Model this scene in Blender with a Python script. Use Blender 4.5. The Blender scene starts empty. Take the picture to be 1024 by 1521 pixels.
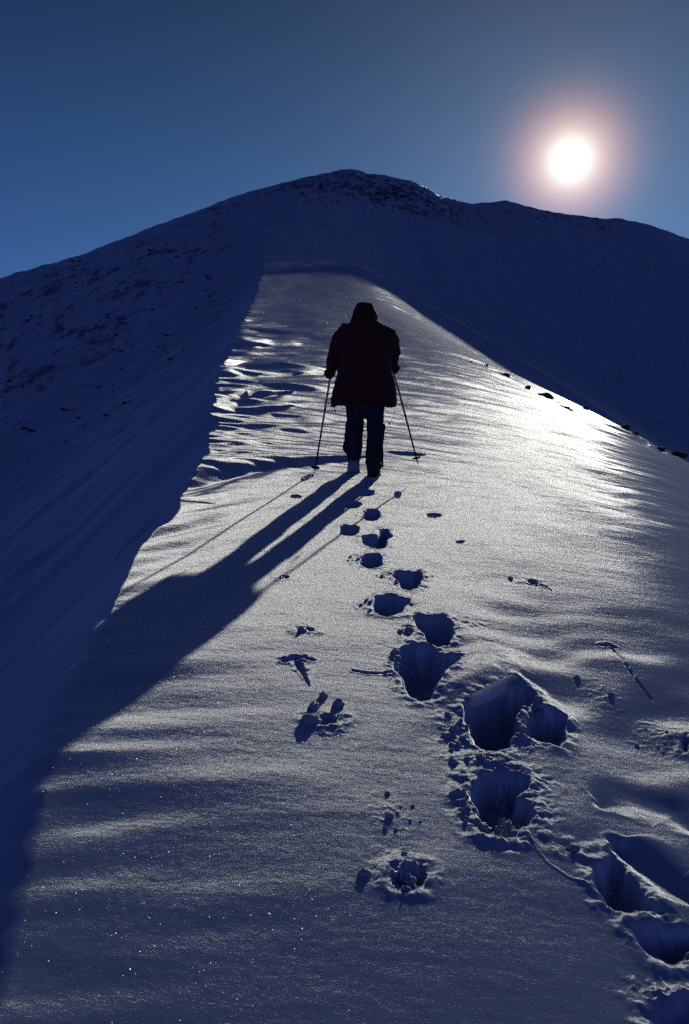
import bpy, bmesh, math, random
import numpy as np
from mathutils import Vector, Matrix
random.seed(7); rng = np.random.default_rng(7)
scene = bpy.context.scene
C = scene.collection
F = 1183.0                                   # focal length in photo pixels (28 mm on a 36 mm tall frame)
SUN = np.array([(848-512)/F, 1.0, (760-238)/F]); SUNN = SUN/np.linalg.norm(SUN)

# ------------------------------------------------------------------ noise
def _h(ix, iy, seed):
    n = (ix.astype(np.int64)*374761393 + iy.astype(np.int64)*668265263 + seed*1442695041) & 0xffffffff
    n = ((n ^ (n >> 13))*1274126177) & 0xffffffff
    n = ((n ^ (n >> 16))*2246822519) & 0xffffffff
    return ((n ^ (n >> 15)) & 0xffff)/65536.0*2*np.pi
def perlin(x, y, seed=0):
    x = np.asarray(x, float); y = np.asarray(y, float)
    x0 = np.floor(x); y0 = np.floor(y); fx = x-x0; fy = y-y0
    u = fx*fx*fx*(fx*(fx*6-15)+10); v = fy*fy*fy*(fy*(fy*6-15)+10)
    def g(i, j):
        a = _h(x0+i, y0+j, seed); return np.cos(a)*(fx-i)+np.sin(a)*(fy-j)
    a = g(0,0); b = g(1,0); c = g(0,1); d = g(1,1)
    return ((a+(b-a)*u)*(1-v)+(c+(d-c)*u)*v)*1.5
def fbm(x, y, seed=0, o=4, gain=.5, lac=2.03):
    r = 0; am = 1; t = 0
    for k in range(o):
        r = r+am*perlin(x, y, seed+k*17); t += am; am *= gain; x = x*lac+3.7; y = y*lac-1.3
    return r/t*1.4
def ss(x, a, b):
    t = np.clip((x-a)/(b-a), 0, 1); return t*t*(3-2*t)
def smax(a, b, k):
    h = np.maximum(k-np.abs(a-b), 0)/k
    return np.maximum(a, b)+h*h*k/4

# ------------------------------------------------------------------ terrain, all in metres, camera eye at the origin
_ty = np.concatenate([np.linspace(-60, 60, 2401), np.linspace(60.5, 600, 1080)])
_sl = .220+.030*ss(_ty, 2.0, 5.5)+.04*ss(_ty, 7, 14)+.013*ss(_ty, 22, 40)+.036*ss(_ty, 56, 82)-.03*ss(_ty, 135, 160)
_tz = np.concatenate([[0], np.cumsum((_sl[1:]+_sl[:-1])/2*np.diff(_ty))])
_tz += .343-np.interp(7.8, _ty, _tz)
CC = .0326
def spine(y): return np.interp(y, _ty, _tz)
def side(x):
    xp = np.clip(x, 0, 9.0)
    return spine_tilt(x)-CC*xp*xp-(np.maximum(x, 9)-9)*(.587)-.0*x
def spine_tilt(x): return -.11*np.tanh(x/1.6)-.02*np.clip(-x-2, 0, 20)*0
def slab_base(x, y): return spine(y)+side(x)-.011*np.clip(x, 0, 9)**2*ss(y, 22, 55)

def ray_hit(px, py, f=None, y0=1.2, y1=200):
    """first point of the ground seen through a photo pixel"""
    f = f or slab_base
    u = (px-512)/F; v = (760-py)/F
    y = np.geomspace(y0, y1, 6000); d = v*y-f(u*y, y)
    i = np.argmax(d < 0)
    if d[i] >= 0: return None
    a, b = y[max(i-1, 0)], y[i]
    for _ in range(30):
        m = (a+b)/2
        if v*m-f(np.array([u*m]), np.array([m]))[0] < 0: b = m
        else: a = m
    return (u*b, b)

crest_px = [(-40,1600),(4,1500),(26,1400),(48,1306),(60,1230),(82,1130),(112,1048),(148,962),(168,912),(182,878),(215,812),
            (262,748),(285,712),(312,668),(319,632),(318,600),(324,570),(345,515),(366,470),(381,435)]
_cr = [ray_hit(*p) for p in crest_px]
_cr = [p for p in _cr if p]
_cr = [(-1.2, -60), (-1.05, 0)]+_cr+[(-14.5, 142), (-20, 180), (-34, 260), (-60, 600)]
_cr.sort(key=lambda p: p[1])
_cx = np.array([p[0] for p in _cr]); _cy = np.array([p[1] for p in _cr])
def crest_x(y):
    w = .06*perlin(y*.9, 0*y, 5)*ss(y, 4, 6)+.014*perlin(y*2.6, 0*y+4, 8)*ss(y, 4, 6)+.003*perlin(y*7, 0*y+9, 6)*ss(y, 5, 7)
    return np.interp(y, _cy, _cx)+w*(1+y*.11)

sky_px = [(-600,560),(-200,472),(0,412),(60,395),(130,375),(200,347),(260,325),(300,310),(340,295),(380,281),(415,272),(450,264),(475,258),
          (500,253),(520,249),(535,252),(548,258),(575,260),(600,265),(630,275),(650,288),(670,295),(700,302),(725,300),(750,297),
          (775,302),(790,308),(830,316),(850,318),(880,323),(925,324),(955,330),(985,341),(1024,354),(1200,412),(1600,520)]
D = 314.0
_sx = np.array([(p[0]-512)/F*D for p in sky_px]); _sz = np.array([(760-p[1])/F*D for p in sky_px])
_gx = np.arange(-420, 421, 1.0); _gz = np.interp(_gx, _sx, _sz)
def _smooth(a, s):
    k = np.exp(-.5*(np.arange(-3*s, 3*s+1)/s)**2); k /= k.sum()
    return np.convolve(np.pad(a, 3*int(s), mode='edge'), k, 'valid')
_gz0 = _smooth(_gz, 2); _gz1 = _smooth(_gz, 16)
def mountain(x, y):
    d = np.maximum(D-y, 0)
    xr = x+.0*y
    w = np.exp(-d/30)
    top = np.interp(xr, _gx, _gz0)*w+np.interp(xr, _gx, _gz1)*(1-w)
    m = .50+.13*ss(x, -22, 22)+.05*ss(-x, 20, 120)
    z = top-m*d
    z = z-.28*np.maximum(y-D, 0)
    z = z+(2.2*fbm(x/70, y/45, 31, 4)+.5*fbm((x+y*.4)/16, (y-x*.3)/9, 32, 4))*ss(d, 2, 40)*(.35+.65*ss(-x, -5, 40)) + .55*fbm(x/6, y/7, 33, 4, .6)*ss(d, -12, 3)
    return np.maximum(z, -120+0*z)

# ---- marks in the snow
class Mark: pass
MARKS = []
def hole(poly, depth, wall=.02, rim=.012, floor=.0, jag=.012, seed=0, rimw=.035):
    m = Mark(); m.p = np.array([ray_hit(*q) for q in poly]); m.depth = depth; m.wall = wall; m.rim = rim
    m.floor = floor; m.jag = jag; m.seed = seed; m.rimw = rimw; m.kind = 'hole'; MARKS.append(m)
def bump(poly, h, soft, seed=0, rough=0, inside=None):
    m = Mark(); m.inside = [q for q in MARKS if q.seed == inside][0] if inside else None; m.p = np.array([ray_hit(*q) for q in poly]); m.h = h; m.soft = soft; m.seed = seed; m.rough = rough; m.kind = 'bump'; MARKS.append(m)
def groove(line, depth, w0, w1, lip=.3, seed=0):
    m = Mark(); m.p = np.array([ray_hit(*q) for q in line]); m.depth = depth; m.w0 = w0; m.w1 = w1; m.lip = lip; m.seed = seed; m.kind = 'groove'; MARKS.append(m)
def rubble(px, py, rx, ry, amp, seed=0, freq=22):
    m = Mark(); a = ray_hit(px, py); b = ray_hit(px+rx, py); c = ray_hit(px, py-ry)
    m.c = a; m.rx = abs(b[0]-a[0]); m.ry = abs(c[1]-a[1]); m.amp = amp; m.seed = seed; m.freq = freq; m.kind = 'rubble'; MARKS.append(m)
def ell(cx, cy, rx, ry, n=12, rot=0, k=2.4, seed=None):
    out = []; r_ = random.Random(seed if seed is not None else cx)
    for i in range(n):
        a = 2*math.pi*i/n; c, s = math.cos(a), math.sin(a)
        q = (abs(c)**k+abs(s)**k)**(-1/k)*(1+r_.uniform(-.07, .07))
        out.append((cx+rx*c*q, cy+ry*s*q))
    return out
def sdpoly(p, x, y):
    d = np.full(x.shape, 1e9); ins = np.zeros(x.shape, bool); n = len(p)
    for i in range(n):
        ax, ay = p[i]; bx, by = p[(i+1) % n]
        ex, ey = bx-ax, by-ay; wx, wy = x-ax, y-ay
        t = np.clip((wx*ex+wy*ey)/(ex*ex+ey*ey+1e-12), 0, 1)
        d = np.minimum(d, (wx-ex*t)**2+(wy-ey*t)**2)
        c = ((ay > y) != (by > y)) & (x < (bx-ax)*(y-ay)/(by-ay+1e-12)+ax)
        ins ^= c
    d = np.sqrt(d); return np.where(ins, d, -d)
def apply_marks(x, y, z):
    for m in MARKS:
        if m.kind == 'rubble':
            pad = 2.2; bx = (m.c[0]-m.rx*pad, m.c[0]+m.rx*pad, m.c[1]-m.ry*pad, m.c[1]+m.ry*pad)
        else:
            q = .3 if m.kind != 'bump' else m.soft*2+.05
            bx = (m.p[:,0].min()-q, m.p[:,0].max()+q, m.p[:,1].min()-q, m.p[:,1].max()+q)
        I = np.nonzero((x > bx[0]) & (x < bx[1]) & (y > bx[2]) & (y < bx[3]))[0]
        if not len(I): continue
        X = x[I]; Y = y[I]
        if m.kind == 'hole':
            s = sdpoly(m.p, X, Y)+m.jag*1.2*fbm(X*9, Y*9, m.seed+50, 2)+m.jag*.25*fbm(X*40, Y*40, m.seed+51, 2)
            t = ss(s, -m.wall*.3, m.wall*1.6)
            dz = -m.depth*t*(1+.12*fbm(X*6, Y*6, m.seed, 2))+m.floor*t*(.35+fbm(X*17, Y*17, m.seed+3, 4, .6))
            dz += .42*m.rim*np.exp(-((s+m.rimw*.5)/m.rimw)**2)*(1-t)*(.55+1.1*fbm(X*13, Y*13, m.seed+7, 3))
        elif m.kind == 'bump':
            s = sdpoly(m.p, X, Y)+.02*fbm(X*8, Y*8, m.seed+50, 3)*(m.rough > 0)
            dz = m.h*ss(s, -m.soft, m.soft)*(1+m.rough*fbm(X*14, Y*14, m.seed, 3))
            if m.inside: dz = dz*ss(sdpoly(m.inside.p, X, Y), .005, .05)
        elif m.kind == 'groove':
            dz = np.zeros(len(I)); best = np.full(len(I), 1e9); n = len(m.p)-1
            T = np.zeros(len(I))
            for i in range(n):
                ax, ay = m.p[i]; ex, ey = m.p[i+1]-m.p[i]
                t = np.clip(((X-ax)*ex+(Y-ay)*ey)/(ex*ex+ey*ey), 0, 1)
                d = np.hypot(X-ax-ex*t, Y-ay-ey*t); k = d < best
                best[k] = d[k]; T[k] = (i+t[k])/n
            w = (m.w0+(m.w1-m.w0)*T)*(1+(.35*fbm(X*20, Y*20, m.seed, 2) if m.seed < 77 else .25*fbm(X*3, Y*3, 5, 2)))
            if m.seed == 77: w = w*np.clip(4*T*(1-T)+.05, 0, 1)**.5
            if m.seed == 78: w = w*np.clip(1.6*(1-T)+.04, 0, 1)**.6
            r = best/np.maximum(w, .002)
            e = ss(w, 0, .004)
            dz = (-m.depth*np.exp(-r**2)+m.depth*m.lip*np.exp(-((r-2)/.8)**2)*(.6+(m.seed < 77)*fbm(X*25, Y*25, m.seed+2, 2)))*e
        else:
            r = np.hypot((X-m.c[0])/m.rx, (Y-m.c[1])/m.ry)
            nz = fbm(X*m.freq, Y*m.freq, m.seed, 3, .55)
            dz = .36*m.amp*np.clip(nz+.05, 0, 1)*1.6*np.exp(-r**2)
        z[I] += dz
    return z

def drifts(x, y, xc):
    """wind drifts and ripples on the ridge"""
    d = x-xc                                                     # metres from the crest
    far = np.clip(y/8.0, .6, 8)
    z = (.012+.008*ss(y, 5, 9))*fbm(x*.75+y*.2, y*.30-x*.15, 11, 2)*ss(y, .5, 2)
    z = z+(.003+.005*ss(y, 5, 9))*fbm(x*1.4, y*2.0, 12, 3)
    # sastrugi next to the crest, running across the ridge
    near_crest = np.exp(-np.maximum(d, 0)/(.75+.22*np.maximum(y-7, 0)))*ss(y, 7.2, 9)
    wx = x+.25*fbm(x*.8, y*.8, 14, 2)
    ph = np.where(y > 8, 64/.30*(1/8-1/np.maximum(y, 8)), (y-8)/.3)
    fw = np.clip(y/8, .6, 5)
    s1 = perlin(wx/(.9*far**.85), ph+.7*x/far, 15)
    s2 = perlin(wx/(.5*far**.8), ph*2.3+1.1*x/far, 16)
    saw = np.maximum(s1, -.1)
    z = z+near_crest*(.044*saw+.020*s2)*fw**1.6*(1-.8*ss(y, 15, 45))
    # softer waves over the open slope
    op = ss(y, 8.5, 14)
    z = z+op*(.006*perlin((x)/(1.6*far**.7), (y+.1*x)/(.42*far), 18)+.006*perlin(x/(.6*far**.7), (y+.12*x)/(.16*far), 19))*far**.75
    # scallops at the near crest (lower left of the photo)
    lc = np.exp(-(np.maximum(d, 0)/.5)**1.5)*(1-ss(y, 3.4, 4.6))
    z = z+lc*.022*perlin((d)*.9+3, (y*3.1-d*.55), 21)
    z = z+lc*.014*perlin((d)*1.6+9, (y*6.2-d*1.4), 22)
    mid = np.exp(-np.maximum(d, 0)/.45)*ss(y, 4.0, 4.8)*(1-ss(y, 7.2, 8))
    z = z+mid*.022*perlin(x*1.5, (y-.9*x)*3.4, 23)
    # lumpy drifts right of the boot holes
    rr = np.exp(-((x-1.15)/.75)**2-((y-3.6)/1.25)**2)
    z = z+rr*(.034*fbm(x*1.25+2, y*1.5-x*.5, 24, 2)+.012*perlin(x*3.1, y*4.4-x, 25))
    return z

def terrain(x, y, marks=True, parts=False):
    xc = crest_x(y)
    xe = np.maximum(x, xc)
    r = slab_base(xe, y)+drifts(xe, y, xc)
    d = np.maximum(xc-x, 0); w = np.where(y < 4, .10, .03)
    drop = .98*(np.sqrt(d*d+w*w)-w)
    drop = drop-.16*np.maximum(drop-2, 0)
    r = r-drop+(.05*fbm(x*.5, y*.12, 41, 3)*np.clip(d, 0, 3)+.02*perlin(x*.9+y*.5, y*.2, 42)*np.clip(d, 0, 1))*(d > 0)
    if marks and len(MARKS): r = apply_marks(x, y, r)
    m = mountain(x, y)
    z = smax(r, m, 5.0)
    return (z, m-r) if parts else z

exec_marks = True
# trail of boot holes, far to near
hole(ell(541,732,15,5.5), 0.072, .015, .004, seed=1)
hole(ell(523,750,12,5.5), 0.072, .015, .004, seed=2)
hole(ell(552,765,14,8), 0.094, .015, .010, seed=3)
hole(ell(519,787,15,8), 0.094, .015, .006, seed=4)
hole([(538,796),(548,793),(560,795),(568,786),(578,786),(581,796),(576,802),(574,812),(560,814),(545,809),(537,803)], 0.101, .015, .010, seed=5)
hole(ell(552,832,17,11), 0.108, .015, .012, seed=6)
hole([(582,852),(592,847),(612,848),(622,845),(628,850),(626,862),(620,872),(608,877),(598,873),(590,864)], 0.122, .015, .016, seed=7)
hole([(556,888),(566,884),(582,883),(597,887),(607,890),(602,901),(592,911),(577,917),(561,914),(553,905),(553,895)], 0.130, .015, .014, seed=8)
hole([(616,917),(628,914),(658,913),(668,920),(674,928),(675,945),(664,956),(650,961),(638,956),(630,944),(618,930)], 0.144, .018, .018, seed=9)
hole([(592,970),(600,962),(615,955),(640,960),(660,975),(690,978),(678,990),(660,1005),(648,1020),(640,1036),(625,1041),(612,1037),(602,1022),(598,1006),(585,995)], 0.158, .03, .020, .02, seed=10)
bump([(650,982),(700,975),(735,966),(765,975),(780,998),(740,1022),(700,1036),(668,1034),(655,1018)], .035, .13, seed=3, rough=.04)
bump([(770,1010),(800,1022),(836,1050),(846,1075),(820,1070),(790,1045)], .03, .06, seed=4, rough=.08)
hole([(692,1050),(715,1034),(745,1024),(790,1022),(800,1040),(778,1052),(766,1070),(768,1090),(755,1108),(740,1118),(722,1116),(708,1104),(700,1085),(694,1066)], 0.216, .025, .022, .0, seed=11)
hole([(782,1060),(800,1052),(825,1056),(840,1066),(840,1095),(830,1110),(805,1104),(788,1094),(776,1082)], 0.115, .02, .016, .03, seed=12)
hole([(705,1160),(722,1148),(738,1146),(760,1150),(788,1156),(790,1168),(770,1185),(792,1195),(794,1215),(785,1232),(765,1243),(745,1246),(728,1240),(712,1222),(704,1200),(699,1180)], 0.137, .025, .030, .075, seed=13, rimw=.05)
hole([(880,1286),(895,1284),(910,1270),(922,1280),(932,1296),(950,1312),(960,1330),(985,1358),(960,1358),(930,1352),(905,1345),(890,1322),(882,1305)], 0.151, .03, .022, .04, seed=14)
hole([(941,1378),(960,1374),(990,1373),(1030,1380),(1050,1400),(1030,1424),(1000,1428),(965,1418),(948,1400)], 0.101, .03, .02, .06, seed=15)
hole([(975,1500),(1000,1490),(1040,1490),(1050,1530),(1000,1560),(975,1530)], 0.094, .04, .025, .03, seed=16)
bump([(712,1214),(740,1204),(765,1196),(790,1198),(792,1216),(780,1232),(750,1242),(728,1236)], .06, .03, seed=51, rough=.1, inside=13)
bump([(898,1338),(925,1335),(960,1340),(985,1356),(950,1356),(915,1349)], .10, .025, seed=52, rough=.2, inside=14)
bump([(960,1404),(1000,1400),(1040,1404),(1030,1422),(990,1425),(968,1416)], .06, .02, seed=53, rough=.2, inside=15)
# marks of poles and dropped snow
hole(ell(607,1309,28,19,14,seed=9), 0.043, .02, .020, .085, seed=17, rimw=.03)
hole(ell(488,1072,19,9,10,seed=5), 0.036, .015, .018, .05, seed=18)
hole(ell(645,765,12,3,9), 0.022, .01, .006, .02, seed=19)
hole(ell(439,738,9,2.5,9), 0.022, .01, .005, .02, seed=20)
hole(ell(683,804,8,2,9), 0.014, .01, .004, .01, seed=21)
hole(ell(422,857,9,3,9), 0.014, .01, .006, .02, seed=22)
hole(ell(790,864,11,4,9), 0.022, .01, .010, .03, seed=23)
hole(ell(454,937,13,4,9), 0.012, .012, .012, .045, seed=24)
hole(ell(853,1265,12,6,9), 0.022, .012, .014, .03, seed=25)
hole(ell(1019,1101,6,12,9), 0.036, .015, .014, .0, seed=26)
groove([(422,984),(435,979),(452,979),(466,982)], .012, .014, .010, .5, 31)
groove([(441,985),(450,1000),(460,1022)], .018, .018, .002, .2, 32)
groove([(894,958),(906,957),(914,961)], .010, .012, .010, .4, 33)
groove([(910,962),(925,982),(942,1006),(968,1035)], .011, .008, .005, .15, 34)
groove([(800,867),(812,871),(819,877)], .02, .010, .003, .3, 35)
groove([(525,997),(545,1000),(580,1001)], .008, .008, .006, .3, 36)
groove([(783,1242),(800,1268),(815,1285),(845,1305),(870,1314),(885,1330)], -.0025, .005, .004, 0, 37)
groove([(962,1405),(972,1440),(992,1470),(1003,1492)], -.0025, .005, .004, 0, 38)
for a in [(535,830,22,10,.010),(575,858,20,9,.012),(545,900,22,10,.010),(605,935,22,9,.016),(690,925,28,10,.012),(590,985,16,22,.018),
          (676,1085,24,26,.030),(715,1128,50,11,.022),(770,1090,26,22,.040),(690,1190,14,22,.030),(735,1250,34,10,.026),(485,1078,36,16,.016),
          (600,1300,44,30,.014),(585,1220,26,20,.010),(565,1195,22,16,.006),(905,1350,50,8,.012),(1000,1400,40,18,.012),(990,1090,50,26,.008),
          (620,850,30,8,.008),(740,1080,26,30,.012),(745,1225,36,14,.03),(990,1480,50,22,.03),(890,1030,34,22,.006)]:
    rubble(*a[:5], seed=int(a[0]), freq=20+random.random()*10)
# soft troughs and drifts seen at the right and the lower left
def trough(line, depth, w, seed=77):
    groove(line, depth, w, w*.8, .12, seed)
trough([(915,1252),(955,1280),(1000,1312),(1060,1345)], .035, .07)
trough([(895,1195),(930,1180),(1000,1200),(1050,1240)], .018, .09)
trough([(230,730),(300,708),(380,692),(470,684),(540,680)], .09, .24, 78)
trough([(260,578),(370,590),(430,582)], .06, .32, 78)
trough([(260,612),(380,610),(435,604)], .06, .25, 78)
trough([(575,672),(600,674),(630,677)], .03, .10)
for a in [[(728,548),(745,553),(768,566)],[(792,584),(808,586),(830,598)],[(905,628),(925,636),(948,645)],[(925,646),(950,652),(975,660)],[(965,659),(985,662),(1003,672)],[(833,602),(843,606),(852,611)]]:
    k = 0
    while k < 40 and any(ray_hit(px, py+k, None, 1.2, 60) is None or ray_hit(px, py+k)[1] > 38 for px, py in a): k += 2
    if k < 40: trough([(px, py+k) for px, py in a], .07, .16)

def build_ground():
    ys = np.concatenate([np.linspace(-14, 1.3, 45), np.geomspace(1.32, 12, 1150), np.geomspace(12.05, 460, 720), np.geomspace(470, 4000, 24)])
    ud = np.linspace(-.455, .455, 930)
    uo = .455+np.geomspace(.003, 5, 75)
    us = np.concatenate([-uo[::-1], ud, uo])
    wy = np.where(ys > 0, np.sqrt(ys*ys+1.3**2*np.exp(-np.maximum(ys, 0)/2)), np.hypot(ys*.0, 1.3))
    Y, U = np.meshgrid(ys, us, indexing='ij'); X = U*wy[:, None]
    X = np.clip(X, -2500, 2500)
    x = X.ravel(); y = Y.ravel()
    z, diff = terrain(x, y, parts=True)
    nr, nc = len(ys), len(us)
    idx = np.arange(nr*nc).reshape(nr, nc)
    quads = np.stack([idx[:-1,:-1], idx[:-1,1:], idx[1:,1:], idx[1:,:-1]], -1).reshape(-1, 4)
    # rocky ground showing through thin snow on the mountain
    px = 512+F*x/np.maximum(y, 1); py = 760-F*z/np.maximum(y, 1)
    a1 = fbm((x+.5*y)/9, (y-.4*x)/26, 61, 4, .6); a2 = fbm(x/2.2, y/5, 62, 3, .6)
    left = ss(-x, 12, 50)*ss(y, 60, 95)*(1-ss(y, D-55, D-3))
    summit = np.exp(-((x-9)/34)**2)*ss(y, D-62, D-38)*(1-ss(y, D-9, D-2))
    rt = np.exp(-((x-83)/23)**2)*ss(y, D-30, D-12)
    rock = np.maximum(np.maximum(left*ss(a1*.75+a2*.5, -.1, .7), 1.3*summit*ss(a1*.5+a2*.9, -.08, .2)), rt*.8*ss(a1*.5+a2*.9, .05, .35))
    rock *= (diff > 0)
    mtn = (diff.reshape(nr, nc)[:-1,:-1].ravel() > 0)
    out = []
    for name, sel in (('snow_ridge', ~mtn), ('mountain', mtn)):
        q = quads[sel]; used = np.zeros(nr*nc, bool); used[q.ravel()] = True
        mp = np.cumsum(used)-1; q = mp[q]
        co = np.stack([x, y, z], -1)[used]
        me = bpy.data.meshes.new(name)
        me.vertices.add(len(co)); me.vertices.foreach_set('co', co.astype(np.float32).ravel())
        me.loops.add(q.size); me.loops.foreach_set('vertex_index', q.astype(np.int32).ravel())
        me.polygons.add(len(q)); me.polygons.foreach_set('loop_start', np.arange(0, q.size, 4, dtype=np.int32))
        me.polygons.foreach_set('loop_total', np.full(len(q), 4, np.int32))
        me.polygons.foreach_set('use_smooth', np.ones(len(q), bool))
        me.update(calc_edges=True)
        at = me.attributes.new('rock', 'FLOAT', 'POINT'); at.data.foreach_set('value', rock[used].astype(np.float32))
        o = bpy.data.objects.new(name, me); C.objects.link(o); o['kind'] = 'structure'
        out.append(o)
    return out

# ------------------------------------------------------------------ materials
class NT:
    def __init__(s, m): s.t = m.node_tree; s.n = s.t.nodes; s.l = s.t.links
    def add(s, ty, **k):
        n = s.n.new(ty)
        for a, b in k.items(): setattr(n, a, b)
        return n
    def link(s, a, b): s.l.new(a, b)
    def math(s, op, a, b=None, clamp=False):
        n = s.n.new('ShaderNodeMath'); n.operation = op; n.use_clamp = clamp
        for i, v in enumerate((a, b)):
            if v is None: continue
            if isinstance(v, (int, float)): n.inputs[i].default_value = v
            else: s.l.new(v, n.inputs[i])
        return n.outputs[0]
def newmat(name):
    m = bpy.data.materials.new(name); m.use_nodes = True; t = NT(m); t.n.clear()
    o = t.add('ShaderNodeOutputMaterial'); p = t.add('ShaderNodeBsdfPrincipled'); t.link(p.outputs[0], o.inputs[0])
    return m, t, p, o
def noise(t, co, scale, detail=3, rough=.5, vec_scale=None):
    n = t.add('ShaderNodeTexNoise'); n.inputs['Scale'].default_value = scale; n.inputs['Detail'].default_value = detail; n.inputs['Roughness'].default_value = rough
    if vec_scale:
        mp = t.add('ShaderNodeMapping'); mp.inputs['Scale'].default_value = vec_scale; t.link(co, mp.inputs[0]); co = mp.outputs[0]
    t.link(co, n.inputs['Vector']); return n.outputs[0]
def snow_material(name, rocky=False, sparkle=True):
    m, t, p, out = newmat(name)
    co = t.add('ShaderNodeTexCoord').outputs['Object']
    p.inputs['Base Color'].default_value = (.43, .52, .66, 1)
    p.inputs['Roughness'].default_value = .8
    p.inputs['IOR'].default_value = 1.31
    p.inputs['Specular IOR Level'].default_value = .25
    h1 = noise(t, co, 210 if not rocky else 3.0, 3, .65)
    h2 = noise(t, co, 30 if not rocky else .6, 3, .5)
    h3 = noise(t, co, 6 if not rocky else .2, 3, .5, (1, 3, 1))
    b = t.add('ShaderNodeBump'); b.inputs['Strength'].default_value = .5; b.inputs['Distance'].default_value = .002 if not rocky else .10
    t.link(h1, b.inputs['Height'])
    b2 = t.add('ShaderNodeBump'); b2.inputs['Strength'].default_value = .3; b2.inputs['Distance'].default_value = .005 if not rocky else .5
    t.link(h2, b2.inputs['Height']); t.link(b.outputs[0], b2.inputs['Normal'])
    b3 = t.add('ShaderNodeBump'); b3.inputs['Strength'].default_value = .2; b3.inputs['Distance'].default_value = .01 if not rocky else .8
    t.link(h3, b3.inputs['Height']); t.link(b2.outputs[0], b3.inputs['Normal'])
    t.link(b3.outputs[0], p.inputs['Normal'])
    # wind-packed snow scatters strongly forward: a broad sheen towards the sun over the diffuse body
    sh = t.add('ShaderNodeBsdfAnisotropic', distribution='GGX'); sh.inputs['Color'].default_value = (1, .99, .94, 1); sh.inputs['Roughness'].default_value = .58; sh.inputs['Anisotropy'].default_value = .95
    tg = t.add('ShaderNodeCombineXYZ'); tg.inputs[1].default_value = 1.0; t.link(tg.outputs[0], sh.inputs['Tangent']); t.link(b3.outputs[0], sh.inputs['Normal'])
    ml = t.add('ShaderNodeMixShader'); ml.inputs[0].default_value = .26
    t.link(p.outputs[0], ml.inputs[1]); t.link(sh.outputs[0], ml.inputs[2]); t.link(ml.outputs[0], out.inputs[0])
    if rocky:
        at = t.add('ShaderNodeAttribute'); at.attribute_name = 'rock'
        nz = noise(t, co, .9, 6, .75)
        f = t.math('ADD', at.outputs['Fac'], t.math('MULTIPLY', t.math('SUBTRACT', nz, .5), 2.6))
        f = t.math('MULTIPLY', t.math('MULTIPLY', t.math('SUBTRACT', f, .14), 3, True), .75)
        mx = t.add('ShaderNodeMix', data_type='RGBA'); t.link(f, mx.inputs[0])
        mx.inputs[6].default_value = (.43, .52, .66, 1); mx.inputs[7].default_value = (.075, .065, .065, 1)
        t.link(mx.outputs[2], p.inputs['Base Color'])
        t.link(t.math('MULTIPLY', t.math('SUBTRACT', 1.0, f), .12), ml.inputs[0])
    if sparkle:
        # ice crystals: rare millimetre cells lie at their own random tilt and mirror the sun
        vo = t.add('ShaderNodeTexVoronoi'); vo.inputs['Scale'].default_value = 330; t.link(co, vo.inputs['Vector'])
        sep = t.add('ShaderNodeSeparateColor'); t.link(vo.outputs['Color'], sep.inputs[0])
        pick = t.math('GREATER_THAN', sep.outputs[0], .986)
        near = t.math('LESS_THAN', vo.outputs['Distance'], .30)
        fac = t.math('MULTIPLY', pick, near)
        g = t.add('ShaderNodeBsdfAnisotropic')
        g.inputs['Color'].default_value = (.5, .48, .44, 1); g.inputs['Roughness'].default_value = .30
        ge = t.add('ShaderNodeNewGeometry')
        vm = t.add('ShaderNodeVectorMath', operation='SUBTRACT'); t.link(vo.outputs['Color'], vm.inputs[0]); vm.inputs[1].default_value = (.5, .5, .5)
        vs = t.add('ShaderNodeVectorMath', operation='SCALE'); t.link(vm.outputs[0], vs.inputs[0]); vs.inputs['Scale'].default_value = 1.5
        va = t.add('ShaderNodeVectorMath', operation='ADD'); t.link(vs.outputs[0], va.inputs[0]); t.link(ge.outputs['Normal'], va.inputs[1])
        vn = t.add('ShaderNodeVectorMath', operation='NORMALIZE'); t.link(va.outputs[0], vn.inputs[0])
        t.link(vn.outputs[0], g.inputs['Normal'])
        ms = t.add('ShaderNodeMixShader'); t.link(fac, ms.inputs[0]); t.link(ml.outputs[0], ms.inputs[1]); t.link(g.outputs[0], ms.inputs[2])
        t.link(ms.outputs[0], out.inputs[0])
    return m
def glow(m, amount, col):
    t = NT(m); out = [n for n in t.n if n.type == 'OUTPUT_MATERIAL'][0]; src = out.inputs[0].links[0].from_socket
    tr = t.add('ShaderNodeBsdfTranslucent'); tr.inputs[0].default_value = col
    mx = t.add('ShaderNodeMixShader'); mx.inputs[0].default_value = amount; t.link(src, mx.inputs[1]); t.link(tr.outputs[0], mx.inputs[2]); t.link(mx.outputs[0], out.inputs[0])
    return m
def sss(m):
    p = [n for n in m.node_tree.nodes if n.type == 'BSDF_PRINCIPLED'][0]
    p.inputs['Subsurface Weight'].default_value = 1; p.inputs['Subsurface Radius'].default_value = (.6, .8, 1.0); p.inputs['Subsurface Scale'].default_value = .06
    p.inputs['Base Color'].default_value = (.85, .9, .95, 1)
    return m
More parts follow.
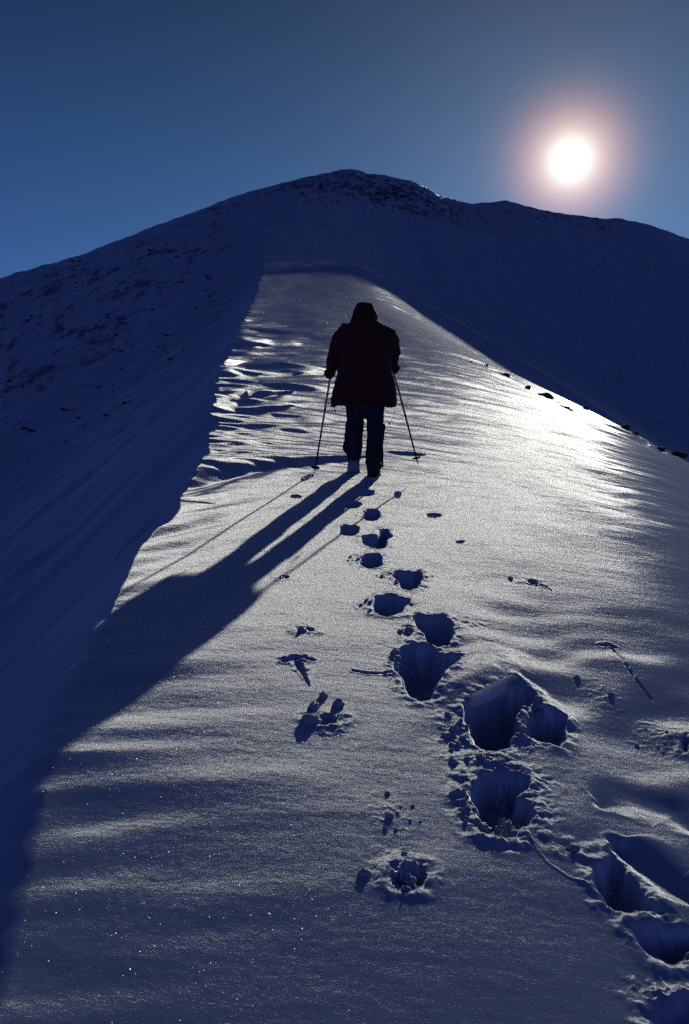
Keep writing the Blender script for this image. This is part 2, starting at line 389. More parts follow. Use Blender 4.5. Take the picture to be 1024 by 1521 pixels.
def plain(name, col, rough=.7, spec=.3, bump=None, metal=0, sheen=0):
    m, t, p, out = newmat(name)
    co = t.add('ShaderNodeTexCoord').outputs['Object']
    nz = noise(t, co, 9, 4, .6)
    mx = t.add('ShaderNodeMix', data_type='RGBA'); t.link(nz, mx.inputs[0])
    mx.inputs[6].default_value = tuple(c*.75 for c in col)+(1,); mx.inputs[7].default_value = tuple(min(1, c*1.2) for c in col)+(1,)
    t.link(mx.outputs[2], p.inputs['Base Color'])
    p.inputs['Roughness'].default_value = rough; p.inputs['Specular IOR Level'].default_value = spec; p.inputs['Metallic'].default_value = metal
    if sheen: p.inputs['Sheen Weight'].default_value = sheen
    if bump:
        b = t.add('ShaderNodeBump'); b.inputs['Strength'].default_value = .5; b.inputs['Distance'].default_value = bump[1]
        t.link(noise(t, co, bump[0], 4, .6), b.inputs['Height']); t.link(b.outputs[0], p.inputs['Normal'])
    return m
M = dict(
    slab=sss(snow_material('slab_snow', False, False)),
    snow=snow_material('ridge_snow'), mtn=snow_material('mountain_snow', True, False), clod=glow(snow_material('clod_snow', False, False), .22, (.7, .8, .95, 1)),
    rock=plain('dark_rock', (.06, .05, .047), .85, .3, (6, .03)),
    coat=plain('maroon_shell_fabric', (.10, .024, .014), .65, .25, (35, .004)),
    hood=plain('hood_fabric', (.06, .015, .01), .65, .25, (35, .004)),
    trouser=plain('navy_trouser_fabric', (.018, .018, .045), .75, .2, (40, .003)),
    gaiter=plain('black_gaiter_fabric', (.018, .015, .02), .6, .3, (40, .003)),
    boot=plain('black_boot_leather', (.015, .013, .013), .5, .4, (60, .001)),
    sole=plain('snow_caked_rubber', (.40, .42, .46), .8, .2, (50, .006)),
    glove=plain('navy_glove_fabric', (.02, .022, .06), .7, .25, (60, .002)),
    skin=plain('skin', (.42, .25, .18), .5, .4),
    wool=plain('dark_base_layer', (.05, .04, .05), .8, .1),
    ylw=plain('yellow_pole_paint', (.62, .58, .08), .35, .5), blk=plain('black_pole_paint', (.02, .02, .02), .35, .5),
    rub=plain('black_rubber', (.02, .02, .02), .7, .3), met=plain('steel_tip', (.35, .35, .36), .35, .5, None, 1),
    cord=plain('grey_cord', (.10, .09, .09), .8, .2))

# ------------------------------------------------------------------ mesh helpers
def link(name, me, mat, parent=None):
    o = bpy.data.objects.new(name, me); C.objects.link(o)
    if mat: me.materials.clear(); me.materials.append(mat)
    if parent: o.parent = parent
    return o
def smooth(me):
    me.polygons.foreach_set('use_smooth', np.ones(len(me.polygons), bool)); return me
def frame(d, up=Vector((0, 0, 1))):
    d = d.normalized()
    if abs(d.dot(up)) > .95: up = Vector((0, 1, 0))
    a = d.cross(up).normalized(); return a, a.cross(d).normalized()
def tube(bm, pts, rad, n=16, cap=True, up=None):
    """loft through pts; rad is r or (rx, ry) for each point"""
    pts = [Vector(p) for p in pts]; rings = []
    pa = None
    for i, p in enumerate(pts):
        d = (pts[min(i+1, len(pts)-1)]-pts[max(i-1, 0)])
        a, b = frame(d, up or Vector((0, 0, 1)))
        if pa is not None and a.dot(pa) < 0: a = -a; b = -b
        pa = a
        r = rad[i] if isinstance(rad, (list, tuple)) else rad
        rx, ry = r if isinstance(r, (list, tuple)) else (r, r)
        rings.append([bm.verts.new(p+a*math.cos(2*math.pi*k/n)*rx+b*math.sin(2*math.pi*k/n)*ry) for k in range(n)])
    for r0, r1 in zip(rings, rings[1:]):
        for k in range(n): bm.faces.new((r0[k], r0[(k+1) % n], r1[(k+1) % n], r1[k]))
    if cap: bm.faces.new(rings[0][::-1]); bm.faces.new(rings[-1])
    return rings
def loft_sections(bm, secs, n=32, cap=True, expo=2.3):
    """horizontal sections (cx, cy, z, rx, ry, [fn z offset by angle])"""
    rings = []
    for s in secs:
        cx, cy, z, rx, ry = s[:5]; fz = s[5] if len(s) > 5 else None
        ring = []
        for k in range(n):
            a = 2*math.pi*k/n; c, q = math.cos(a), math.sin(a)
            e = (abs(c)**expo+abs(q)**expo)**(-1/expo)
            ring.append(bm.verts.new((cx+rx*c*e, cy+ry*q*e, z+(fz(a) if fz else 0))))
        rings.append(ring)
    for r0, r1 in zip(rings, rings[1:]):
        for k in range(n): bm.faces.new((r0[k], r0[(k+1) % n], r1[(k+1) % n], r1[k]))
    if cap: bm.faces.new(rings[0][::-1]); bm.faces.new(rings[-1])
    return rings
def to_mesh(bm, name):
    bmesh.ops.recalc_face_normals(bm, faces=bm.faces)
    me = bpy.data.meshes.new(name); bm.to_mesh(me); bm.free(); return me
def evaluated(o):
    dg = bpy.context.evaluated_depsgraph_get(); dg.update()
    me = bpy.data.meshes.new_from_object(o.evaluated_get(dg)); return me
def remeshed(bm, name, voxel=.011, it=3, wrinkle=.0, ws=9, seed=1, stretch=(1, 1, .5)):
    me = to_mesh(bm, name+'_raw'); o = bpy.data.objects.new(name+'_raw', me); C.objects.link(o)
    r = o.modifiers.new('r', 'REMESH'); r.mode = 'VOXEL'; r.voxel_size = voxel
    s = o.modifiers.new('s', 'SMOOTH'); s.iterations = it; s.factor = .6
    m2 = evaluated(o); bpy.data.objects.remove(o); bpy.data.meshes.remove(me); m2.name = name
    if wrinkle:
        n = len(m2.vertices); co = np.zeros(n*3, np.float32); m2.vertices.foreach_get('co', co); co = co.reshape(-1, 3).astype(float)
        no = np.zeros(n*3, np.float32); m2.vertices.foreach_get('normal', no); no = no.reshape(-1, 3)
        q = co*ws
        w = fbm(q[:,0]*stretch[0]+q[:,1]*.7, q[:,2]*stretch[2]*2+q[:,1]*.3, seed, 3)
        w = w+.6*(1-2*np.abs(fbm(q[:,0]*1.1+q[:,2]*.6, q[:,2]*1.4-q[:,0]*.4+q[:,1], seed+5, 2)))-.3
        co = co+no*(w*wrinkle)[:, None]
        m2.vertices.foreach_set('co', co.astype(np.float32).ravel()); m2.update()
    return smooth(m2)
def skin_mesh(name, verts, edges, radii, sub=2, root=0):
    me = bpy.data.meshes.new(name+'_raw'); me.from_pydata(verts, edges, []); o = bpy.data.objects.new(name+'_raw', me); C.objects.link(o)
    o.modifiers.new('k', 'SKIN'); s = o.modifiers.new('s', 'SUBSURF'); s.levels = sub; s.render_levels = sub
    for i, v in enumerate(me.skin_vertices[0].data):
        r = radii[i]; v.radius = r if isinstance(r, tuple) else (r, r); v.use_root = (i == root)
    m2 = evaluated(o); bpy.data.objects.remove(o); bpy.data.meshes.remove(me); m2.name = name; return smooth(m2)

# ------------------------------------------------------------------ ground
ridge, mtn = build_ground()
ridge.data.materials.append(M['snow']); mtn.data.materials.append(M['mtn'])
def gz(x, y): return float(terrain(np.array([float(x)]), np.array([float(y)]))[0])

# ------------------------------------------------------------------ the climber
YP = 7.8; K = YP/F
def P(px, py, y=YP):                         # a point of the figure at depth y
    return Vector(((px-512)/F*y, y, (760-py)/F*y))
def X_(px, y=YP): return (px-512)/F*y
def Z_(py, y=YP): return (760-py)/F*y
def R_(w): return w*K
person_me = skin_mesh('person',
    [P(543,598)[:], P(542,560)[:], P(541,520)[:], P(541,490)[:], P(542,480,7.83)[:], P(542,468,7.87)[:], P(542,458,7.88)[:],
     P(512,500)[:], P(492,532,7.85)[:], P(491,556,8.03)[:], P(572,500)[:], P(588,524,7.86)[:], P(584,550,8.12)[:],
     P(530,610)[:], P(527,645,7.92)[:], P(526,684,7.86)[:], P(557,612)[:], P(558,652,7.84)[:], P(556,697,7.80)[:],
     P(542,470,7.95)[:]],
    [(0,1),(1,2),(2,3),(3,4),(4,5),(5,6),(3,7),(7,8),(8,9),(3,10),(10,11),(11,12),(0,13),(13,14),(14,15),(0,16),(16,17),(17,18),(5,19)],
    [(.15,.11),(.14,.11),(.17,.12),(.13,.10),.055,(.085,.10),(.065,.08),.065,.05,.03,.065,.05,.03,.085,.06,.045,.085,.06,.045,.02], 2, 0)
person = link('person', person_me, M['wool'])
person['label'] = 'lone hooded walker in a dark padded coat climbing the snow ridge with two poles'
person['category'] = 'person'

def coat():
    bm = bmesh.new()
    def hem(a):                              # hem hangs lower at the sides, arched behind
        return -R_(8.5)*abs(math.cos(a))**3
    secs = []
    rows = [(597,491.8,589.5,.19,1),(590,493,590,.19,.8),(578,495,589.5,.19,.3),(568,497.5,587,.18,0),(558,500.5,584,.175,0),(548,502,581,.175,0),(538,502,581,.18,0),(522,501,582,.19,0),
            (508,502,581,.19,0),(497,505,577,.18,0),(489,509,573,.16,0),(483,515,568,.125,0),(478,520,563,.10,0)]
    for py, l, r, ry, h in rows:
        cx = X_((l+r)/2); rx = R_((r-l)/2)
        secs.append((cx, YP, Z_(py), rx, ry, (lambda a, h=h: hem(a)*h)))
    loft_sections(bm, secs, 40)
    # left sleeve: hangs almost straight, hand forward
    tube(bm, [P(514,492), P(505.5,505), P(499,521,7.80), P(494.5,535,7.83), P(493,548,7.93), P(492,556,8.02)], [R_(11),R_(12.5),R_(11.5),R_(10.2),R_(8),R_(6.2)], 20)
    # right sleeve: elbow out, forearm forward
    tube(bm, [P(566,491), P(577,499), P(583,510,7.82), P(585,522,7.84), P(583,531,7.95), P(583,540,8.08)], [R_(10.5),R_(12.5),R_(12),R_(11),R_(9.5),R_(7.5)], 20)
    # turned-up collar corner on the left shoulder, gathered hood rim on the right one
    tube(bm, [P(521,487,7.77), P(512,485,7.76), P(507.5,483.5,7.76)], [(R_(5),.03),(R_(5),.028),(R_(5),.02)], 10)
    tube(bm, [P(560,486,7.77), P(569,487,7.77), P(573,488,7.77)], [(R_(4.5),.03),(R_(4),.028),(R_(2.5),.02)], 10)
    # hem corners pulled down by the drawcord
    tube(bm, [P(494,590), P(494,598), P(496,604)], [(R_(3),.05),(R_(3.5),.05),(R_(1.2),.015)], 10)
    tube(bm, [P(586,584), P(585,597), P(586.5,603)], [(R_(4),.06),(R_(4),.06),(R_(1.2),.015)], 10)
    return remeshed(bm, 'coat', .0085, 3, .010, 9, 3)
link('coat', coat(), M['coat'], person)
def hood():
    bm = bmesh.new()
    rows = [(487,517,566,.15,7.83),(481,519.5,564.5,.15,7.85),(475,521,563.4,.145,7.87),(465,523.6,561.4,.14,7.89),(456,526.5,558.2,.125,7.90),(450.5,529,555.4,.10,7.90),(447.2,532,552.5,.07,7.90)]
    loft_sections(bm, [(X_((l+r)/2), y, Z_(py), R_((r-l)/2), ry) for py, l, r, ry, y in rows], 32)
    me = remeshed(bm, 'hood', .0085, 2, .005, 12, 8)
    return me
hd = link('hood', hood(), M['hood'], person)
# drawcords at the hem
def cord(name, pts, r, tog, parent):
    bm = bmesh.new(); tube(bm, pts, r, 8)
    o = link(name, smooth(to_mesh(bm, name)), M['cord'], parent)
    bm = bmesh.new(); q = Vector(tog); tube(bm, [q+Vector((0,0,.012)), q+Vector((0,0,.006)), q-Vector((0,0,.008)), q-Vector((0,0,.013))], [.004,.009,.009,.004], 10)
    link('toggle', smooth(to_mesh(bm, 'toggle')), M['blk'], o); return o
cord('drawcord', [P(587,602), P(587.3,609), P(585.5,617), P(582,624), P(578.7,629)], .0016, P(578.5,629), person)
cord('drawcord', [P(496.5,602), P(497.3,607), P(497.6,611)], .003, P(497.8,610), person)

def leg_tube(rows, name, mat, voxel=.008, wr=.006, seed=1):
    """rows: (py, left px, right px, depth radius, y)"""
    bm = bmesh.new(); loft_sections(bm, [(X_((l+r)/2, y), y, Z_(py, y), (r-l)/2*y/F, ry) for py, l, r, ry, y in rows], 28)
    return link(name, remeshed(bm, name, voxel, 2, wr, 13, seed), mat, person)
bm = bmesh.new()
loft_sections(bm, [(X_((l+r)/2, y), y, Z_(py, y), (r-l)/2*y/F, ry) for py, l, r, ry, y in
    [(640,517,540,.075,7.87),(622,515,540.5,.082,7.85),(610,514.5,541,.09,7.83),(600,514,542,.10,7.81),(586,514,544,.11,7.8)]], 28)
loft_sections(bm, [(X_((l+r)/2, y), y, Z_(py, y), (r-l)/2*y/F, ry) for py, l, r, ry, y in
    [(652,546,568,.075,7.80),(630,545,569.5,.08,7.80),(614,543.5,570.5,.088,7.8),(603,542,571.5,.095,7.8),(586,541,573,.11,7.8)]], 28)
loft_sections(bm, [(X_(543), 7.8, Z_(602), R_(27), .10),(X_(543), 7.8, Z_(590), R_(29), .125),(X_(543), 7.8, Z_(570), R_(29), .12)], 28)
link('trousers', remeshed(bm, 'trousers', .008, 2, .006, 11, 21), M['trouser'], person)
gl = leg_tube([(684,517,535,.055,7.93),(676,515,537,.06,7.95),(668,512,538,.066,7.96),(655,511.5,539,.07,7.95),(640,512.5,540,.072,7.92),(630,513,541,.075,7.9),(625,514.5,542,.077,7.89)], 'gaiter', M['gaiter'], seed=31)
gr = leg_tube([(697,545,567,.062,7.83),(688,543.5,566,.064,7.81),(676,543,568,.067,7.79),(660,544,569.5,.07,7.79),(645,546,571.5,.073,7.79),(634,547,573,.075,7.79),(629,548,572,.075,7.79)], 'gaiter', M['gaiter'], seed=32)
# loose straps and flaps of the gaiters
def strap(pts, w, parent):
    bm = bmesh.new(); tube(bm, pts, [(r, .006) for r in w], 10); link('strap', smooth(to_mesh(bm, 'strap')), M['gaiter'], parent)
strap([P(567,660,7.74), P(568.5,675,7.73), P(568,686,7.74), P(568.5,694,7.75)], [.012,.012,.010,.012], gr)
strap([P(513,655,7.9), P(511,664,7.9), P(512,671,7.9)], [.012,.014,.008], gl)

def boot(name_y, base, pitch, yaw, mat, seed):
    """a boot modelled at the origin (toe +Y, sole at z=0), then posed"""
    bm = bmesh.new()
    # upper
    secs = [(-.11,.045,.052),(-.08,.050,.085),(-.03,.050,.11),(.02,.050,.085),(.08,.053,.062),(.13,.050,.05),(.17,.036,.038),(.188,.015,.02)]
    pts = [Vector((0, y, .022+h*.5)) for y, w, h in secs]
    tube(bm, pts, [(w, h*.5+.01) for y, w, h in secs], 20)
    tube(bm, [Vector((0,-.045,.05)), Vector((0,-.05,.13)), Vector((0,-.055,.20))], [(.052,.062),(.050,.060),(.052,.060)], 20, up=Vector((0,1,0)))
    me = remeshed(bm, 'boot', .007, 2, .002, 20, seed)
    o = link('boot', me, M['boot'], person)
    bm = bmesh.new(); n = 28; ring = []
    for k in range(n):
        a = 2*math.pi*k/n; yy = math.sin(a)*.16+.035
        w = .046+.012*ss(np.array(yy), .0, .12)-.008*math.exp(-((yy-.02)/.04)**2)
        ring.append((math.copysign(abs(math.cos(a))**.7, math.cos(a))*float(w), yy))
    lo = [bm.verts.new((x, y, 0)) for x, y in ring]; hi = [bm.verts.new((x*1.03, y*1.01, .028)) for x, y in ring]
    bm.faces.new(lo[::-1]); bm.faces.new(hi)
    for k in range(n): bm.faces.new((lo[k], lo[(k+1) % n], hi[(k+1) % n], hi[k]))
    for j in range(7):                       # lugs
        y0 = -.10+j*.042
        for sx in (-1, 1):
            if -.01 < y0 < .03: continue
            vs = bmesh.ops.create_cube(bm, size=1)['verts']
            bmesh.ops.scale(bm, vec=(.034, .022, .016), verts=vs); bmesh.ops.translate(bm, vec=(sx*.024, y0, -.005), verts=vs)
    so = link('sole', to_mesh(bm, 'sole'), mat, o)
    o.matrix_world = Matrix.Translation(base) @ Matrix.Rotation(yaw, 4, 'Z') @ Matrix.Rotation(pitch, 4, 'X') @ Matrix.Diagonal((1.2, 1, 1.05, 1))
    return o
gy = gz(X_(555), 7.8)
boot('r', Vector((X_(555.5,7.86), 7.86, gz(X_(555), 7.86)-.012)), math.radians(13), math.radians(-6), M['sole'], 41)
# the trailing foot: heel lifted, snow-caked sole towards the camera
boot('l', P(526.5,690,7.98), math.radians(-62), math.radians(4), M['sole'], 42)

def glove(name, palm, down, fwd, side, r=.013):
    """closed hand: palm at `palm`, fingers wrap round the grip that runs along `down`"""
    palm, down, fwd, side = Vector(palm), Vector(down).normalized(), Vector(fwd).normalized(), Vector(side).normalized()
    vs = [palm-fwd*.09, palm-fwd*.045, palm]; ed = [(0,1),(1,2)]; ra = [(.032,.036), (.034,.04), (.026,.042)]
    for i in range(4):
        o = (i-1.5)*.0235; L = (.92, 1.0, .97, .80)[i]
        b = palm+down*o
        pts = [b+fwd*.030*L+side*.010, b+fwd*.048*L+side*(-.016), b+fwd*.032*L+side*(-.040), b+fwd*.008+side*(-.038)]
        s = len(vs); vs += pts; ed += [(2, s), (s, s+1), (s+1, s+2), (s+2, s+3)]; ra += [.0135, .0125, .0115, .010]
    s = len(vs); vs += [palm-fwd*.02-down*.035-side*.012, palm+fwd*.008-down*.052-side*.030, palm+fwd*.030-down*.050-side*.040]
    ed += [(1, s), (s, s+1), (s+1, s+2)]; ra += [.017, .0145, .012]
    return link('glove', skin_mesh(name, [v[:] for v in vs], ed, ra, 2, 1), M['glove'], person)

def pole(top, tip, label, grip_len=.12):
    top, tip = Vector(top), Vector(tip); d = (tip-top); L = d.length; d.normalize()
    root = bpy.data.objects.new('trekking_pole', None); C.objects.link(root); root.location = tip
    root['label'] = label; root['category'] = 'trekking pole'; root['group'] = 'poles held by the walker'
    def seg(name, a, b, r0, r1, mat, par=root, n=14):
        bm = bmesh.new(); tube(bm, [top+d*a-tip, top+d*b-tip], [r0, r1], n)
        return link(name, smooth(to_mesh(bm, name)), mat, par)
    def prof(name, rows, mat, par=root):
        bm = bmesh.new(); tube(bm, [top+d*a-tip for a, r in rows], [r for a, r in rows], 16)
        return link(name, smooth(to_mesh(bm, name)), mat, par)
    prof('grip', [(-.07,.006),(-.066,.018),(-.05,.019),(-.035,.013),(0,.0145),(.03,.013),(.05,.016),(.06,.010)], M['rub'])
    prof('upper_shaft', [(.055,.0108),(L*.28,.0104),(L*.29,.0104),(L*.58,.0098)], M['ylw'])
    prof('band', [(L*.34,.0108),(L*.36,.0110),(L*.38,.0108)], M['blk'])
    prof('band', [(L*.47,.0106),(L*.49,.0107),(L*.51,.0104)], M['blk'])
    prof('lower_shaft', [(L*.575,.0102),(L*.6,.0092),(L-.045,.0075)], M['blk'])
    prof('tip', [(L-.047,.006),(L-.03,.005),(L,.0018)], M['met'])
    # basket: rim with spokes, a few centimetres above the tip
    bc = top+d*(L-.075)-tip; a, b = frame(d)
    bm = bmesh.new(); n = 28
    rim = [bc+(a*math.cos(2*math.pi*k/n)+b*math.sin(2*math.pi*k/n))*.038 for k in range(n+1)]
    tube(bm, rim, .0065, 8, False)
    for k in range(6):
        q = (a*math.cos(math.pi*k/3)+b*math.sin(math.pi*k/3))
        tube(bm, [bc, bc+q*.038], .006, 6)
    tube(bm, [bc-d*.012, bc+d*.012], .011, 10)
    link('basket', smooth(to_mesh(bm, 'basket')), M['rub'], root)
    return root, d
lt = P(491.6,556,8.06); ltip = ray_hit(467, 703, lambda x, y: terrain(x, y))
tipL = Vector((ltip[0], ltip[1], gz(*ltip)-.015))
_, dl = pole(lt, tipL, 'trekking pole on the left of the walker, its tip planted in the snow')
rt_ = P(584.0,548,8.20); tipR = P(621.7,691,8.10)
_, dr = pole(rt_, tipR, 'trekking pole on the right of the walker, its tip lifted clear of the snow')
glove('glove', lt+Vector((-.026,-.01,0)), dl, (.25,1,.05), (-1,.2,0))
glove('glove', rt_+Vector((.026,-.01,0)), dr, (-.25,1,.05), (1,.2,0))

# ------------------------------------------------------------------ snow lumps
def lump_mesh(name, seed, sub=3, rough=.35, flat=.75, angular=0):
    bm = bmesh.new(); bmesh.ops.create_icosphere(bm, subdivisions=sub, radius=1)
    r_ = random.Random(seed)
    planes = [(Vector((r_.gauss(0,1), r_.gauss(0,1), r_.gauss(0,1))).normalized(), r_.uniform(.55,.9)) for _ in range(angular)]
    co = np.array([v.co[:] for v in bm.verts])
    n = fbm(co[:,0]*1.3+seed, co[:,1]*1.3+co[:,2]*1.7, seed, 4, .6)
    n2 = fbm(co[:,2]*1.9-seed, co[:,0]*1.6+co[:,1], seed+3, 3, .6)
    for v, a, b in zip(bm.verts, n, n2):
        v.co *= 1+rough*(a+.6*b)
        for pn, pd in planes:
            t = v.co.dot(pn)
            if t > pd: v.co -= pn*(t-pd)
        v.co.z *= flat
    me = to_mesh(bm, name); me.materials.append(M['rock'] if angular else M['clod'])
    return me if angular else smooth(me)
clods = [lump_mesh('snow_clod', 100+i, 3, .42) for i in range(6)]
def put(name, me, x, y, s, label, cat, group, sink=.35, zs=1.0, rz=None):
    o = bpy.data.objects.new(name, me); C.objects.link(o)
    o.location = (x, y, gz(x, y)+s*(.75-sink*1.5)*zs*.25); o.scale = (s*random.uniform(.85,1.25), s*random.uniform(.85,1.2), s*zs)
    o.rotation_euler = (random.uniform(-.3,.3), random.uniform(-.3,.3), random.uniform(0, 6.28) if rz is None else rz)
    o['label'] = label; o['category'] = cat
    if group: o['group'] = group
    return o
def scatter(cx, cy, rx, ry, n, s0, s1, label, group):
    for _ in range(n):
        a = random.uniform(0, 6.28); r = math.sqrt(random.random())
        q = ray_hit(cx+rx*r*math.cos(a), cy+ry*r*math.sin(a))
        if q is None: continue
        s = s0*(s1/s0)**(random.random()**1.8)
        put('snow_clod', random.choice(clods), q[0], q[1], s, label, 'snow clod', group)
scatter(676,1085,26,32,16,.007,.026, 'snow clod left of the largest and deepest boot hole', 'clods left of the deepest boot hole')
scatter(790,1052,26,12,7,.008,.022, 'snow clod on the right rim of the largest boot hole', 'clods on the right rim of the deepest boot hole')
scatter(715,1130,46,10,12,.006,.020, 'snow clod between the largest boot hole and the ring-shaped one below', 'clods below the deepest boot hole')
scatter(694,1195,10,30,6,.008,.020, 'snow clod on the left rim of the ring-shaped boot hole', 'clods on the rim of the ring-shaped boot hole')
scatter(590,985,12,22,8,.008,.020, 'snow clod on the left rim of the hole above the broken slab', 'clods on the rim of the hole above the slab')
scatter(608,938,14,8,6,.008,.018, 'snow clod left of the fourth boot hole up from the largest', 'clods among the middle boot holes')
scatter(548,900,12,12,7,.006,.014, 'snow clod left of the wide middle boot hole', 'clods left of the wide middle boot hole')
scatter(530,832,14,8,8,.005,.012, 'snow clod in the cluster left of the upper boot holes', 'clods left of the upper boot holes')
scatter(605,856,46,10,10,.004,.010, 'small snow clod strewn beside the upper boot holes', 'clods beside the upper boot holes')
for (cx, cy, s, lb) in [(481,1036,.021,'round snow lump topmost in the cluster at the pole mark left of the trail'),(467,1052,.025,'snow lump at the left of the cluster by the pole mark left of the trail'),
                        (503,1049,.027,'largest snow lump at the right of the cluster by the pole mark'),(464,1074,.028,'snow lump lowest in the cluster at the pole mark left of the trail'),
                        (858,1003,.014,'small upright snow lump right of the broken slab'),(908,1031,.015,'small snow lump below the slanting pole scratch at the right'),
                        (759,857,.014,'snow lump at the left end of the short pole mark at the upper right'),(853,1263,.020,'lone flat snow clod between the two lowest boot holes'),
                        (543,1302,.016,'lone snow lump left of the rubble-filled pole mark at the bottom'),(601,1274,.010,'tiny snow lump just above the rubble-filled pole mark'),
                        (776,1085,.022,'knobbly snow lump standing on the spur inside the largest boot hole'),(579,1215,.014,'low snow lump well above the rubble-filled pole mark')]:
    q = ray_hit(cx, cy); put('snow_lump', random.choice(clods), q[0], q[1], s, lb, 'snow lump', None, .15, 1.0)
scatter(607,1312,24,14,16,.008,.020, 'snow clod inside the rubble-filled pole mark near the bottom', 'clods in the pole mark near the bottom')
scatter(745,1228,34,12,10,.010,.026, 'snow clod on the floor of the ring-shaped boot hole', 'clods in the ring-shaped boot hole')
scatter(985,1095,40,26,12,.004,.010, 'tiny snow clod in the scatter at the right edge of the photo', 'tiny clods at the right edge')
scatter(590,1215,36,40,8,.004,.009, 'tiny snow clod strewn above the rubble-filled pole mark', 'tiny clods above the pole mark')
# broken wind slab leaning over the deepest hole
def slab():
    """a fin of wind-packed snow, prised up and leaning away over the hole"""
    top_px = [(682,1050),(694,1038),(708,1027),(724,1017),(742,1008),(758,1001),(770,996),(778,994)]
    bot_px = [(684,1056),(696,1052),(710,1049),(726,1041),(744,1032),(759,1021),(770,1010),(776,1002)]
    bm = bmesh.new(); F_, B_ = [], []
    for (tx, ty), (bx, by) in zip(top_px, bot_px):
        q = ray_hit(bx, by); y = q[1]+.02; zb = slab_base(np.array([q[0]]), np.array([q[1]]))[0]-.01
        yt = y+.03
        F_.append((Vector(((bx-512)/F*y, y, zb)), Vector(((tx-512)/F*yt, yt, (760-ty)/F*yt))))
    rows = []
    for k, (b, t_) in enumerate(F_):
        th = .020
        rows.append([bm.verts.new(b), bm.verts.new(b.lerp(t_, .5)+Vector((0,-.004,0))), bm.verts.new(t_), bm.verts.new(t_+Vector((.006, .008, -.004))), bm.verts.new(b.lerp(t_, .5)+Vector((.004, th+.01, 0))), bm.verts.new(b+Vector((.004, th+.03, 0)))])
    for r0, r1 in zip(rows, rows[1:]):
        for k in range(6): bm.faces.new((r0[k], r0[(k+1) % 6], r1[(k+1) % 6], r1[k]))
    bm.faces.new(rows[0][::-1]); bm.faces.new(rows[-1])
    me = remeshed(bm, 'snow_slab', .004, 2, .003, 22, 5)
    o = link('snow_slab', me, M['slab']); o['label'] = 'thin broken fin of wind-packed snow tilted up over the largest boot hole'; o['category'] = 'snow slab'
slab()

# ------------------------------------------------------------------ rocks
rocks = [lump_mesh('rock', 200+i, 3, .35, .7, 9) for i in range(6)]
def rock_at(px, py, wpx, label, zs=.75, y=None):
    q = None; k = 0
    while (q is None or q[1] > 34) and k < 30:       # a stone right at the brow sits just on the near side of it
        q = ray_hit(px, py+k, lambda x, y: terrain(x, y, False), 6, 60); k += 2
    s = wpx*.6*q[1]/F
    put('rock', random.choice(rocks), q[0], q[1], s, label, 'rock', 'rocks along the sunlit edge of the ridge', .3, zs)
for a in [(752,557,16,'low dark rock highest of the row on the sunlit slope'),(784,577,12,'small dark rock, second in the row on the sunlit slope'),
          (811,589,22,'long low rock, widest in the row on the sunlit slope'),(841,605,10,'thin dark rock just below the longest one of the row'),
          (869,606,12,'small dark rock alone close to the shadow edge'),(928,635,16,'dark rock at the shadow edge, first of the pair on the right'),
          (942,641,10,'small dark rock touching its bigger neighbour at the shadow edge'),(980,655,16,'dark rock near the right edge of the photo, second from last'),
          (1005,667,20,'largest dark rock, last of the row at the right edge of the photo'),(723,543,6,'tiny rock above the row on the sunlit slope'),
          (700,538,5,'tiny rock farthest left above the row on the sunlit slope')]:
    rock_at(*a)
def mountain_rocks(n, px0, px1, py0, py1, s0, s1, label, group, test=None):
    k = 0; tries = 0
    f = lambda x, y: terrain(x, y, False)
    N = n*8
    pxs = np.random.default_rng(n).uniform(px0, px1, N); pys = np.random.default_rng(n+1).uniform(py0, py1, N)
    dens = fbm(pxs/90+pys/50, pys/34-pxs/140, 90+n, 3)
    for px, py, de in zip(pxs, pys, dens):
        if k >= n: break
        if de < .12 or (test and not test(px, py)): continue
        u = (px-512)/F; v = (760-py)/F; yy = np.geomspace(60, 420, 500); dd = v*yy-f(u*yy, yy); i = int(np.argmax(dd < 0))
        if dd[i] >= 0 or i == 0: continue
        y = yy[i]; x = u*y
        s = s0*(s1/s0)**(random.random()**2.2)*y/F
        o = bpy.data.objects.new('rock', random.choice(rocks)); C.objects.link(o)
        o.location = (x, y, gz(x, y)+s*.05); o.scale = (s*1.5, s*1.2, s*.6); o.rotation_euler = (random.uniform(-.3,.3), random.uniform(-.3,.3), random.uniform(0, 6.28))
        o['label'] = label; o['category'] = 'rock'; o['group'] = group; k += 1
mountain_rocks(220, 0, 330, 370, 705, 1.0, 4.6, 'dark rock poking through the snow of the shaded left slope', 'rocks on the shaded left slope', lambda a, b: b > 420-.35*a and a < 330-(b-380)*.75+60)
mountain_rocks(90, 432, 655, 262, 302, 1.0, 3.6, 'dark rock in the band just below the summit', 'rocks below the summit', lambda a, b: b > 262+max(0, a-560)*.22)

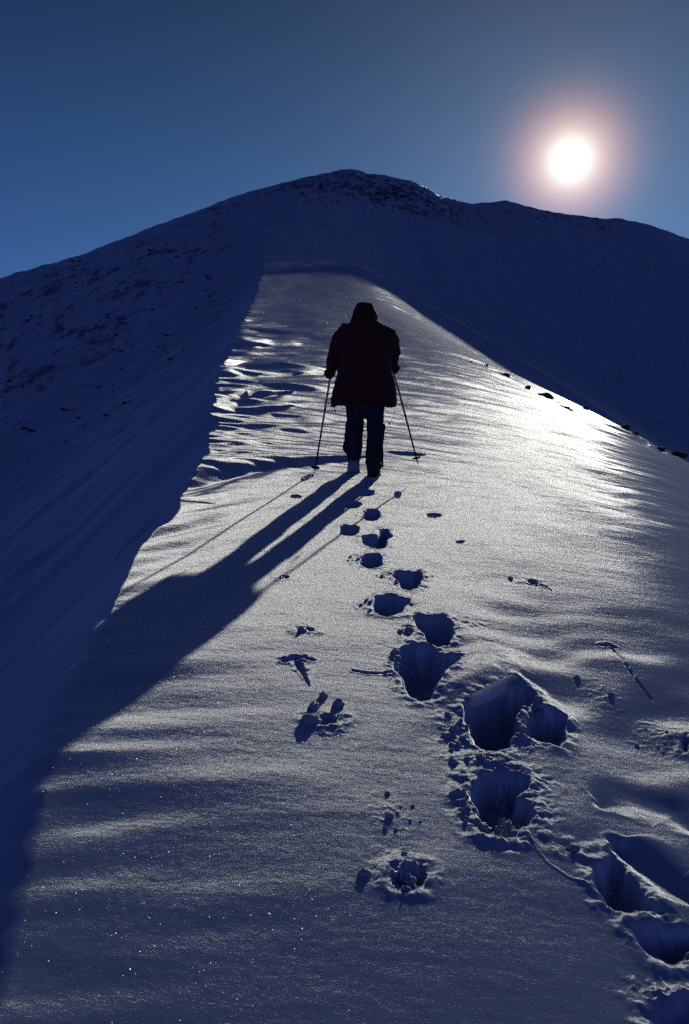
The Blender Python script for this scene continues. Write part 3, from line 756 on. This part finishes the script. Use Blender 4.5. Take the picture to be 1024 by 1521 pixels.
# ------------------------------------------------------------------ camera, light, sky
cd = bpy.data.cameras.new('camera'); cam = bpy.data.objects.new('camera', cd); C.objects.link(cam); scene.camera = cam
cam.location = (0, 0, 0); cam.rotation_euler = (math.radians(90), 0, 0)
cd.sensor_fit = 'VERTICAL'; cd.sensor_height = 36; cd.sensor_width = 24; cd.lens = 36*F/1521
cd.shift_y = (760-760.5)/1521; cd.clip_end = 10000; cd.clip_start = .05
sd = bpy.data.lights.new('sun', 'SUN'); sun = bpy.data.objects.new('sun', sd); C.objects.link(sun)
sd.energy = 2.6; sd.angle = math.radians(.53); sd.color = (.99, .975, .91)
sun.rotation_euler = Vector(-SUNN).to_track_quat('-Z', 'Y').to_euler(); sun.location = (0, 0, 50)
w = bpy.data.worlds.new('World'); scene.world = w; w.use_nodes = True; t = NT(w); t.n.clear()
wo = t.add('ShaderNodeOutputWorld'); bg = t.add('ShaderNodeBackground'); t.link(bg.outputs[0], wo.inputs[0]); bg.inputs[1].default_value = .15
sk = t.add('ShaderNodeTexSky'); sk.sky_type = 'NISHITA'; sk.sun_disc = False
sk.sun_elevation = math.asin(SUNN[2]); sk.sun_rotation = math.atan2(SUNN[0], SUNN[1]); sk.altitude = 2500; sk.air_density = 1.0; sk.dust_density = .4; sk.ozone_density = 2.5
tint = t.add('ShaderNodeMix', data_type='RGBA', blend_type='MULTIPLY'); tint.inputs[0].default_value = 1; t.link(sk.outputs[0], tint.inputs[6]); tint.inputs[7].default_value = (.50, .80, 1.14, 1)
co = t.add('ShaderNodeTexCoord').outputs['Generated']
nv = t.add('ShaderNodeVectorMath', operation='NORMALIZE'); t.link(co, nv.inputs[0])
dt = t.add('ShaderNodeVectorMath', operation='DOT_PRODUCT'); t.link(nv.outputs[0], dt.inputs[0]); dt.inputs[1].default_value = tuple(SUNN)
ang = t.math('MULTIPLY', t.math('ARCCOSINE', t.math('MINIMUM', dt.outputs['Value'], .9999999)), 180/math.pi)
def lobe(width, power, col, amp):
    e = t.math('MULTIPLY', t.math('EXPONENT', t.math('MULTIPLY', t.math('POWER', t.math('DIVIDE', ang, width), power), -1.0)), amp)
    s = t.add('ShaderNodeVectorMath', operation='SCALE'); s.inputs[0].default_value = col; t.link(e, s.inputs['Scale']); return s.outputs[0]
# the clear winter sky is deepest away from the sun
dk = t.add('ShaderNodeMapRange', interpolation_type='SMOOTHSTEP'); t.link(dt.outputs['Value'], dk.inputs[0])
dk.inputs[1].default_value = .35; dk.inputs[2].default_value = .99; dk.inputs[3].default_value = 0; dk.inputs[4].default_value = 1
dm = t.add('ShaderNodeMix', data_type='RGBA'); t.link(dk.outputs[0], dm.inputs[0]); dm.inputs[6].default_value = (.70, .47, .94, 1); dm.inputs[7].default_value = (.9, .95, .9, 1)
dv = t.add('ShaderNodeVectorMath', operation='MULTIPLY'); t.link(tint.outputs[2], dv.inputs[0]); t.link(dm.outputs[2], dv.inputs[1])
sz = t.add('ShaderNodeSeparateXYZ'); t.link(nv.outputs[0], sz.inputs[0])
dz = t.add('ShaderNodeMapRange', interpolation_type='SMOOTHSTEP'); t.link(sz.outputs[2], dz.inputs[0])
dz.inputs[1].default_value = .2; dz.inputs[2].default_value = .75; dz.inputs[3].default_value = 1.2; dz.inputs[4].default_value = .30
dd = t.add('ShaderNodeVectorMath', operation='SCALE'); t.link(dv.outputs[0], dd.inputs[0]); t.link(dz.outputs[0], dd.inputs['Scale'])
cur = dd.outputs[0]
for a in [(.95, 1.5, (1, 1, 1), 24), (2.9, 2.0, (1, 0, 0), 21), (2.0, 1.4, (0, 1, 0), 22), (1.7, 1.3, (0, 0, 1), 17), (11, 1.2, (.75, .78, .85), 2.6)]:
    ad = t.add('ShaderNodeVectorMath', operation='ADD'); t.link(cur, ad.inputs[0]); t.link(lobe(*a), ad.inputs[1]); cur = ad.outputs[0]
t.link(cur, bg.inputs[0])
vs = scene.view_settings; vs.view_transform = 'Standard'; vs.look = 'None'; vs.exposure = -1.8; vs.gamma = 1
scene.cycles.sample_clamp_indirect = .6; scene.cycles.max_bounces = 4; scene.cycles.diffuse_bounces = 2; scene.cycles.use_denoising = False
